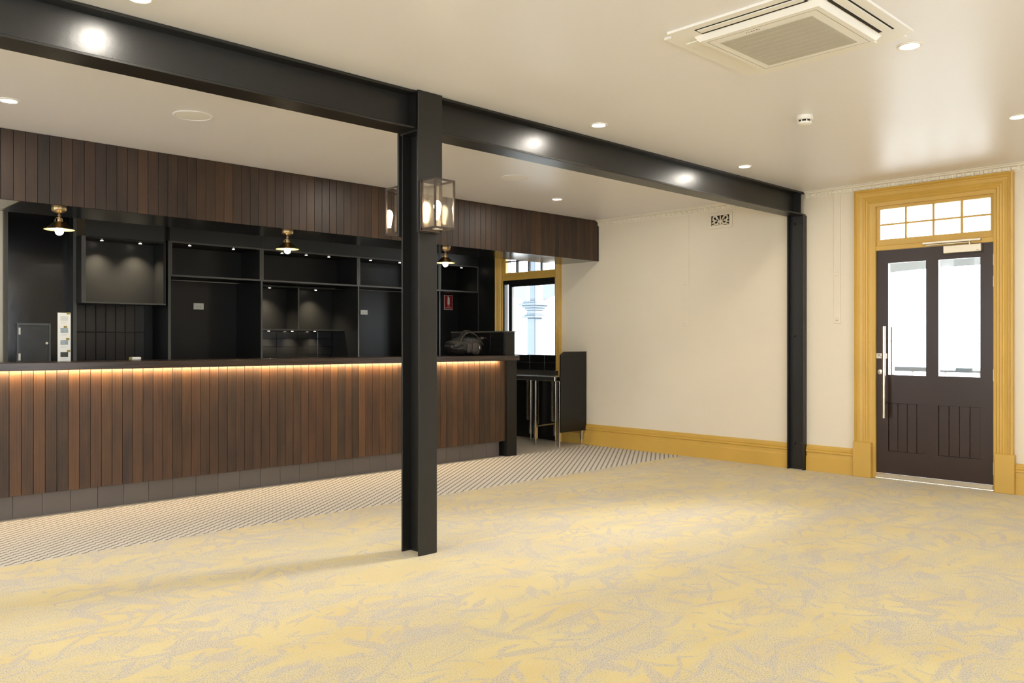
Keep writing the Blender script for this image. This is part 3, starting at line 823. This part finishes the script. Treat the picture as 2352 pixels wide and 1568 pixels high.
# outlets, fire sign
def outlet(x0, x1, z0, z1, y, label):
    t = thing('power_outlet', ((x0+x1)/2, y, z0), label, 'power outlet')
    box('plate', x0, x1, y-0.010, y, z0, z1, 'white_pl', t, 0.002)
    xc, zc = (x0+x1)/2, (z0+z1)/2
    for dx in (-0.018, 0.018):
        box('switch', xc+dx-0.007, xc+dx+0.007, y-0.013, y-0.0095, zc+0.010, zc+0.022, 'white_pl', t)
        bm = B()
        for ox, oz in ((-0.006, 0.003), (0.006, 0.003), (0, -0.010)): bm_box(bm, xc+dx+ox-0.0015, xc+dx+ox+0.0015, y-0.0115, y-0.0095, zc+oz-0.012, zc+oz-0.004)
        finish('socket', bm, 'text', t)
outlet(3.848, 3.962, 1.586, 1.655, 9.089, 'white wide power outlet on the black back panel left of the display bay')
outlet(6.032, 6.140, 1.578, 1.640, 9.089, 'white small power outlet on the black back panel right of the display bay')
sg = thing('fire_sign', (7.36, 8.919, 1.672), 'small red fire extinguisher sign on the black bay beside the window', 'sign')
box('sign_plate', 7.284, 7.438, 8.9155, 8.919, 1.672, 1.874, 'white_pl', sg)
box('red_field', 7.289, 7.433, 8.9135, 8.9155, 1.677, 1.869, 'red', sg)
bm = bm_lathe(B(), [(0.020, 1.742), (0.020, 1.825), (0.012, 1.842), (0.006, 1.846), (0.006, 1.856)], (7.361, 8.905, 0), 14)
for v in bm.verts: v.co.y = 8.9131+(v.co.y-8.905)*0.015
bm_box(bm, 7.338, 7.362, 8.9129, 8.9133, 1.848, 1.856)
finish('extinguisher_symbol', bm, 'white_pl', sg)
text_mesh('lettering', 'FIRE', 0.020, 'white_pl', sg, (7.361, 8.9131, 1.724), ROT_NEGY)
text_mesh('lettering', 'EXTINGUISHER', 0.0165, 'white_pl', sg, (7.361, 8.9131, 1.698), ROT_NEGY)

# electrical box on the black wall
eb = thing('electrical_box', (2.15, 8.62, 1.0), 'grey metal switchboard door on the black wall at the far left', 'electrical box')
bm = B()
for x0, x1, z0, z1 in ((2.008, 2.026, 0.985, 1.398), (2.268, 2.287, 0.985, 1.398), (2.026, 2.268, 1.375, 1.398), (2.026, 2.268, 0.985, 1.005)): bm_box(bm, x0, x1, 8.596, 8.62, z0, z1)
M['boxframe'] = plain('grey_box_frame', srgb(92, 94, 95), 0.4)
M['boxdoor'] = plain('charcoal_box_door', srgb(58, 60, 62), 0.35, var=0.15, vscale=12)
finish('frame', bm, 'boxframe', eb)
bd = box('box_door', 2.028, 2.266, 8.588, 8.61, 1.007, 1.373, 'boxdoor', eb, 0.003)
for z in (1.055, 1.29): box('hinge', 2.018, 2.034, 8.578, 8.592, z, z+0.065, 'white_pl', eb, 0.003)
lathe('latch', [(0.012, -0.016), (0.013, 0.0)], (2.247, 8.588, 1.213), 'chrome', bd, 14, 'y')

# ------------------------------------------------------------------ things on the bar counter
pc = thing('card_strip', (1.910, 6.845, 1.0805), 'narrow white card strip with four printed panels standing on the bar', 'card')
xa, xb = 1.868, 1.957
H = 0.362
box('backing', xa, xb, 6.845, 6.849, 1.0805, 1.0805+H, 'paper', pc)
bm = bm_prism(B(), [(6.849, 1.0805), (6.892, 1.0805), (6.849, 1.23)], 'x', 1.905, 1.909); finish('easel_foot', bm, 'paper', pc)
for i, (mt, tx) in enumerate((('green_print', 0.074), ('blue_print', 0.068), ('blue_print', 0.052), ('pale_print', 0.072))):
    z0 = 1.0805+i*H/4
    cd = box('printed_card', xa+0.0005, xb-0.0005, 6.843, 6.845, z0+0.001, z0+H/4-0.001, 'paper', pc)
    box('photo_print', xa+0.018, xb-0.018, 6.8424, 6.843, z0+0.030, z0+0.066, mt, cd)
    box('caption_print', xa+0.02, xb-0.02, 6.8424, 6.843, z0+0.018, z0+0.021, 'pale_print', cd); box('caption_print', xa+0.02, xb-0.03, 6.8424, 6.843, z0+0.010, z0+0.013, 'pale_print', cd)
    box('tape', xa+tx-0.012, xa+tx+0.012, 6.8420, 6.8424, z0+0.066+(0.012 if i == 3 else 0), z0+0.082+(0.012 if i == 3 else 0), 'tape', cd)
# small wrapped pack further along the counter
pk = thing('napkin_pack', (2.42, 6.80, 1.0805), 'small white wrapped pack lying on the bar near the tiled bay', 'pack')
finish('wrap', bm_box(B(), 2.375, 2.455, 6.785, 6.825, 1.0805, 1.105, 0.006), 'paper', pk)
box('label_band', 2.3735, 2.385, 6.784, 6.826, 1.082, 1.104, 'tape', pk)

def blob(name, c, r, mat, parent, seg=20, rings=12, rot=0.0, dent=None, flat=None):
    bm = B(); bmesh.ops.create_uvsphere(bm, u_segments=seg, v_segments=rings, radius=1.0)
    for v in bm.verts:
        p = v.co.copy()
        e = 0.72
        p = Vector((math.copysign(abs(p.x)**e, p.x), math.copysign(abs(p.y)**e, p.y), math.copysign(abs(p.z)**e, p.z)))
        if dent: p = dent(p)
        v.co = Vector((p.x*r[0], p.y*r[1], p.z*r[2]))
    bmesh.ops.rotate(bm, cent=(0, 0, 0), matrix=Matrix.Rotation(rot, 3, 'Y'), verts=bm.verts)
    bmesh.ops.translate(bm, vec=c, verts=bm.verts)
    if flat is not None:
        for v in bm.verts: v.co.z = max(v.co.z, flat)
    return finish(name, bm, mat, parent, True)
BX, BY, BZ = 5.70, 6.66, 1.0805
bg_ = thing('backpack', (BX, BY, BZ), 'black backpack slumped on the bar counter near the window', 'bag')
def slump(p):
    k = 1-0.30*max(0, -p.x)      # lower at the left end
    lump = 1+0.05*math.sin(5*p.x+2*p.y)+0.04*math.sin(9*p.z+4*p.x)
    return Vector((p.x*lump, p.y*lump, p.z*k*lump))
blob('body', (BX, BY, BZ+0.095), (0.215, 0.12, 0.105), 'bag', bg_, 28, 18, 0.0, slump, BZ)
blob('pocket', (BX+0.075, BY-0.105, BZ+0.075), (0.060, 0.035, 0.068), 'bag2', bg_, 16, 10, 0.25, None, BZ+0.004)
blob('pocket', (BX-0.015, BY-0.108, BZ+0.078), (0.034, 0.03, 0.055), 'bag2', bg_, 14, 10, 0.15, None, BZ+0.004)
blob('flap', (BX-0.115, BY-0.045, BZ+0.12), (0.095, 0.075, 0.035), 'bag', bg_, 16, 10, -0.35)
def strap(name, pts, w, th, mat):
    bm = B(); rings = []
    pts = [Vector(p) for p in pts]
    for i, p in enumerate(pts):
        d = (pts[min(i+1, len(pts)-1)]-pts[max(i-1, 0)]).normalized()
        s = Vector((0, 1, 0)); u = d.cross(s).normalized()
        rings.append([bm.verts.new(p+s*a*w/2+u*b*th/2) for a, b in ((-1, -1), (1, -1), (1, 1), (-1, 1))])
    for a, b in zip(rings, rings[1:]):
        for k in range(4): bm.faces.new((a[k], a[(k+1) % 4], b[(k+1) % 4], b[k]))
    bm.faces.new(rings[0][::-1]); bm.faces.new(rings[-1])
    return finish(name, bm, mat, bg_, True)
def arc(x0, x1, z0, zt, z1, y, n=14):
    out = []
    for i in range(n+1):
        f = i/n; x = x0+(x1-x0)*f
        z = (1-f)**2*z0+2*f*(1-f)*zt+f*f*z1
        out.append((x, y+0.02*math.sin(f*PI), z))
    return out
s1 = strap('shoulder_strap', arc(BX-0.145, BX+0.195, BZ+0.12, BZ+0.37, BZ+0.11, BY-0.075), 0.05, 0.012, 'bag')
tube('piping', [(a, b-0.026, c+0.004) for a, b, c in arc(BX-0.145, BX+0.195, BZ+0.12, BZ+0.37, BZ+0.11, BY-0.075)], 0.0035, 'bag2', s1)
strap('shoulder_strap', arc(BX-0.03, BX+0.20, BZ+0.17, BZ+0.36, BZ+0.16, BY+0.02), 0.05, 0.012, 'bag')
strap('loose_webbing', [(BX+0.17, BY-0.05, BZ+0.175), (BX+0.21, BY-0.055, BZ+0.195), (BX+0.25, BY-0.05, BZ+0.19), (BX+0.285, BY-0.05, BZ+0.18)], 0.03, 0.004, 'bag2')
bm = B(); bm_box(bm, BX+0.185, BX+0.222, BY-0.078, BY-0.066, BZ+0.170, BZ+0.195, 0.004); finish('buckle', bm, 'bronze', bg_)
tube('zip_pull', [(BX+0.10, BY-0.142, BZ+0.10), (BX+0.105, BY-0.144, BZ+0.07)], 0.003, 'brushed', bg_)

# ------------------------------------------------------------------ pendant lamps under the bulkhead
def pendant(x, y, label):
    zt = ZH+0.002
    P = thing('pendant_lamp', (x, y, zt-0.2), label, 'lamp', 'brass lamps under the bulkhead')
    lathe('canopy', [(0.050, zt), (0.050, zt-0.012), (0.046, zt-0.022), (0.020, zt-0.034), (0.008, zt-0.038)], (x, y, 0), 'brass', P, 24)
    tube('stem', [(x, y, zt-0.036), (x, y, zt-0.070)], 0.007, 'brass', P, 10)
    lathe('knuckle', [(0.004, zt-0.044), (0.012, zt-0.050), (0.012, zt-0.056), (0.004, zt-0.062)], (x, y, 0), 'brass', P, 14)
    for k in range(3):
        a = 0.5+k*2*PI/3; ca, sa = math.cos(a), math.sin(a)
        tube('gallery_arm', [(x+0.006*ca, y+0.006*sa, zt-0.066), (x+0.020*ca, y+0.020*sa, zt-0.068), (x+0.027*ca, y+0.027*sa, zt-0.080), (x+0.028*ca, y+0.028*sa, zt-0.100)], 0.0035, 'brass', P, 6)
    lathe('socket', [(0.014, zt-0.068), (0.015, zt-0.11), (0.013, zt-0.118)], (x, y, 0), 'brass', P, 14)
    bm = bm_lathe(B(), [(0.030, zt-0.097), (0.040, zt-0.103), (0.082, zt-0.143), (0.100, zt-0.150), (0.101, zt-0.153), (0.081, zt-0.146), (0.038, zt-0.106), (0.028, zt-0.099)], (x, y, 0), 32, 'z', False)
    sh = finish('shade', bm, 'brass', P, True)
    finish('shade_lining', bm_lathe(B(), [(0.027, zt-0.1005), (0.037, zt-0.1075), (0.080, zt-0.1475), (0.0985, zt-0.1545)], (x, y, 0), 32, 'z', False), 'lining', sh, True)
    lathe('bulb', [(0.012, zt-0.115), (0.018, zt-0.13), (0.027, zt-0.155), (0.028, zt-0.168), (0.022, zt-0.184), (0.010, zt-0.192), (0.001, zt-0.194)], (x, y, 0), 'bulb', P, 20)
pendant(1.795, 6.54, 'small brass cone lamp under the bulkhead at the far left')
pendant(3.595, 6.54, 'small brass cone lamp under the bulkhead above the middle of the bar')
pendant(5.375, 6.56, 'small brass cone lamp under the bulkhead right of the steel column')

# ------------------------------------------------------------------ ceiling fittings
def downlight(x, y, label, power=8.5):
    D = thing('downlight', (x, y, ZC-0.006), label, 'downlight', 'round recessed ceiling downlights')
    finish('trim_ring', bm_lathe(B(), [(0.058, ZC-0.0002), (0.058, ZC-0.004), (0.050, ZC-0.006), (0.044, ZC-0.004), (0.044, ZC-0.0002)], (x, y, 0), 28, 'z', False), 'white_pl', D, True)
    lathe('lens', [(0.044, ZC-0.0005), (0.044, ZC-0.004)], (x, y, 0), 'downlight', D, 24)
    l = bpy.data.lights.new('downlight_lamp', 'AREA'); l.shape = 'DISK'; l.size = 0.088; l.energy = power; l.color = (1.0, 0.925, 0.81)
    o = bpy.data.objects.new('downlight_lamp', l); C.objects.link(o); o.parent = D; o.location = Vector((x, y, ZC-0.0055))-W[D]
for x, y, lb in ((1.285, 3.575, 'lit round downlight in front of the beam at the top left edge'),
                 (4.222, 3.560, 'lit round downlight in front of the beam just right of the column'),
                 (6.070, 3.570, 'lit round downlight in front of the beam near the far wall column'),
                 (4.180, 1.565, 'lit round downlight beside the air conditioner'),
                 (5.990, 1.580, 'lit round downlight at the right edge above the door'),
                 (6.105, 5.690, 'lit round downlight near the end of the bulkhead behind the beam'),
                 (1.272, 5.628, 'lit round downlight over the bar at the far left'),
                 (4.200, 5.650, 'lit round downlight over the bar hidden behind the column'),
                 (1.285, 1.570, 'added lit round downlight out of view left of the air conditioner'),  # from here on, unseen downlights added to light the room
                 (-1.65, 1.570, 'added lit round downlight out of view, second left of the air conditioner'),
                 (-1.65, 3.570, 'added lit round downlight out of view left in front of the beam'),
                 (-1.65, 5.640, 'added lit round downlight out of view left over the bar side')):
    downlight(x, y, lb)
def speaker(x, y, label):
    D = thing('ceiling_speaker', (x, y, ZC-0.007), label, 'speaker', 'round ceiling speakers')
    finish('rim', bm_lathe(B(), [(0.120, ZC-0.0002), (0.120, ZC-0.004), (0.112, ZC-0.007), (0.104, ZC-0.004), (0.104, ZC-0.0002)], (x, y, 0), 40, 'z', False), 'ceiling', D, True)
    lathe('grille', [(0.103, ZC-0.0004), (0.103, ZC-0.003), (0.06, ZC-0.006), (0.001, ZC-0.007)], (x, y, 0), 'ac_white', D, 40)
speaker(2.195, 5.190, 'round cream ceiling speaker left of the column')
speaker(5.035, 5.195, 'round cream ceiling speaker right of the column')
sd = thing('smoke_detector', (4.99, 2.51, ZC-0.06), 'white smoke detector on the ceiling between air conditioner and far wall', 'smoke detector')
lathe('base', [(0.052, ZC-0.0005), (0.052, ZC-0.026), (0.048, ZC-0.030)], (4.99, 2.51, 0), 'white_pl', sd, 30)
lathe('vent_ring', [(0.038, ZC-0.030), (0.038, ZC-0.044)], (4.99, 2.51, 0), 'dark', sd, 24)
for k in range(8):
    a = k*PI/4
    box('vent_rib', 4.99+0.039*math.cos(a)-0.003, 4.99+0.039*math.cos(a)+0.003, 2.51+0.039*math.sin(a)-0.003, 2.51+0.039*math.sin(a)+0.003, ZC-0.044, ZC-0.03, 'white_pl', sd)
lathe('cap', [(0.044, ZC-0.042), (0.042, ZC-0.052), (0.030, ZC-0.060), (0.001, ZC-0.062)], (4.99, 2.51, 0), 'white_pl', sd, 30)

# cassette air conditioner
ax0, ax1, ay0, ay1 = 3.185, 4.025, 1.470, 2.325
ac = thing('air_conditioner', ((ax0+ax1)/2, (ay0+ay1)/2, ZC-0.04), 'white square four-way cassette air conditioner in the ceiling', 'air conditioner')
bm = bm_box(B(), ax0, ax1, ay0, ay1, ZC-0.012, ZC-0.0005)
bmesh.ops.bevel(bm, geom=[e for e in bm.edges if abs((e.verts[0].co-e.verts[1].co).z) > 0.005], offset=0.05, segments=5, affect='EDGES')
finish('outer_panel', bm, 'ac_white', ac, True)
ix0, ix1, iy0, iy1 = 3.300, 3.912, 1.590, 2.205
# raised centre with sloping sides
bm = B(); zt, zb = ZC-0.011, ZC-0.036
A = [bm.verts.new(p) for p in ((ix0, iy0, zt), (ix1, iy0, zt), (ix1, iy1, zt), (ix0, iy1, zt))]
s = 0.018
Bq = [bm.verts.new(p) for p in ((ix0+s, iy0+s, zb), (ix1-s, iy0+s, zb), (ix1-s, iy1-s, zb), (ix0+s, iy1-s, zb))]
for i in range(4): bm.faces.new((A[i], A[(i+1) % 4], Bq[(i+1) % 4], Bq[i]))
bm.faces.new(A); bm.faces.new(Bq)
finish('centre_panel', bm, 'ac_white', ac)
M['acline'] = plain('panel_gap', srgb(168, 160, 146), 0.6)
bm = B()
gx0, gx1, gy0, gy1 = 3.345, 3.885, 1.632, 2.165
for a in ((gx0, gx1, gy0, gy0+0.003), (gx0, gx1, gy1-0.003, gy1), (gx0, gx0+0.003, gy0, gy1), (gx1-0.003, gx1, gy0, gy1)):
    bm_box(bm, a[0], a[1], a[2], a[3], zb-0.0006, zb)
finish('grille_frame_gap', bm, 'acline', ac)
rx0, rx1, ry0, ry1 = 3.398, 3.845, 1.676, 2.126
box('grille_recess', rx0, rx1, ry0, ry1, zb-0.0008, zb, 'acline', ac)
M['acgrille'] = plain('intake_grille', srgb(200, 195, 182), 0.5)
bm = B(); n = 90
for i in range(n):
    y = ry0+(i+0.5)*(ry1-ry0)/n; bm_box(bm, rx0, rx1, y-0.0017, y+0.0017, zb-0.002, zb-0.0008)
for i in range(10):
    x = rx0+i*(rx1-rx0)/9; bm_box(bm, x-0.002, x+0.002, ry0, ry1, zb-0.0022, zb-0.0008)
gl = finish('intake_grille', bm, 'acgrille', ac); gl['kind'] = 'stuff'
def vane(x0, x1, y0, y1, axis, gap=0.020):
    if gap: box('outlet_slot', x0, x1, y0, y1, ZC-0.0132, ZC-0.0118, 'dark', ac)
    a, b, e = (0.007, gap, 0.008) if gap else (0.0, 0.0, 0.0)
    if axis == 'y0': r = (x0+e, x1-e, y0+a, y1-b)
    elif axis == 'y1': r = (x0+e, x1-e, y0+b, y1-a)
    elif axis == 'x0': r = (x0+a, x1-b, y0+e, y1-e)
    else: r = (x0+b, x1-a, y0+e, y1-e)
    box('air_vane', *r, ZC-0.017, ZC-0.0128 if gap else ZC-0.0118, 'ac_white', ac, 0.0015)
vane(3.345, 3.865, 1.515, 1.585, 'y0'); vane(3.345, 3.865, 2.210, 2.280, 'y1', 0)
vane(3.228, 3.296, 1.640, 2.155, 'x0'); vane(3.915, 3.983, 1.640, 2.155, 'x1', 0)
bm = B()
for i, w in enumerate((0.006, 0.004, 0.009, 0.005, 0.009, 0.006)):
    y = 1.975-i*0.0125; bm_box(bm, 3.371-0.004, 3.371+0.004, y-w/1.6, y, zb-0.0008, zb)
finish('maker_mark', bm, 'text', ac)

# ------------------------------------------------------------------ far wall fittings
def wall_strap(y0, y1, label):
    t = thing('wall_strap', (XW, (y0+y1)/2, 1.398), label, 'strap', 'painted steel straps on the far wall')
    box('plate', XW-0.007, XW, y0, y1, 1.398, ZC-0.062, 'wall', t, 0.002)
    for z in (1.437, 1.853):
        lathe('bolt_head', [(0.012, -0.018), (0.016, -0.014), (0.018, -0.007)], (XW, (y0+y1)/2, z), 'wall', t, 12, 'x')
wall_strap(5.111, 5.194, 'cream painted steel strap on the wall left of the air vent')
wall_strap(3.449, 3.515, 'cream painted steel strap on the wall between steel column and door')
av = thing('air_vent', (XW, 4.725, 2.408), 'cream ornamental scroll air vent high on the far wall', 'vent')
y0, y1, z0, z1 = 4.583, 4.867, 2.408, 2.565
bm = B()
for a in ((y0, y1, z1-0.026, z1), (y0, y1, z0, z0+0.028), (y0, y0+0.034, z0+0.028, z1-0.026), (y1-0.034, y1, z0+0.028, z1-0.026)): bm_box(bm, XW-0.014, XW, a[0], a[1], a[2], a[3], 0.002)
finish('frame', bm, 'wall', av)
box('cavity', XW-0.003, XW-0.0005, y0+0.034, y1-0.034, z0+0.028, z1-0.026, 'dark', av)
yc, zc = (y0+y1)/2, (z0+z1)/2
bm = B()
def curl(cy, cz, r, a0, a1, tk=0.0085, n=16, shrink=0.0):
    pts = []
    for i in range(n+1):
        a = a0+(a1-a0)*i/n; rr = r*(1-shrink*i/n)
        pts.append((XW-0.006, cy+rr*math.cos(a), cz+rr*math.sin(a)))
    bm_tube(bm, pts, tk, 6)
for s in (-1, 1):
    m = lambda a: a if s > 0 else PI-a
    curl(yc+s*0.052, zc-0.012, 0.030, m(PI*0.9), m(PI*0.9+PI*1.9), shrink=0.65)
    curl(yc+s*0.060, zc+0.022, 0.030, m(-PI*0.2), m(PI*1.1), shrink=0.4)
    curl(yc+s*0.092, zc, 0.020, m(PI*0.5), m(PI*1.6))
    bm_tube(bm, [(XW-0.006, yc, z0+0.03), (XW-0.006, yc+s*0.012, zc-0.005), (XW-0.006, yc+s*0.034, zc+0.028), (XW-0.006, yc+s*0.05, z1-0.03)], 0.0075, 6)
    bm_tube(bm, [(XW-0.006, yc+s*0.10, z0+0.034), (XW-0.006, yc+s*0.05, z0+0.040), (XW-0.006, yc, z0+0.030)], 0.007, 6)
bm_tube(bm, [(XW-0.006, yc, z0+0.03), (XW-0.006, yc, z1-0.03)], 0.007, 6)
finish('scrollwork', bm, 'wall', av, True)
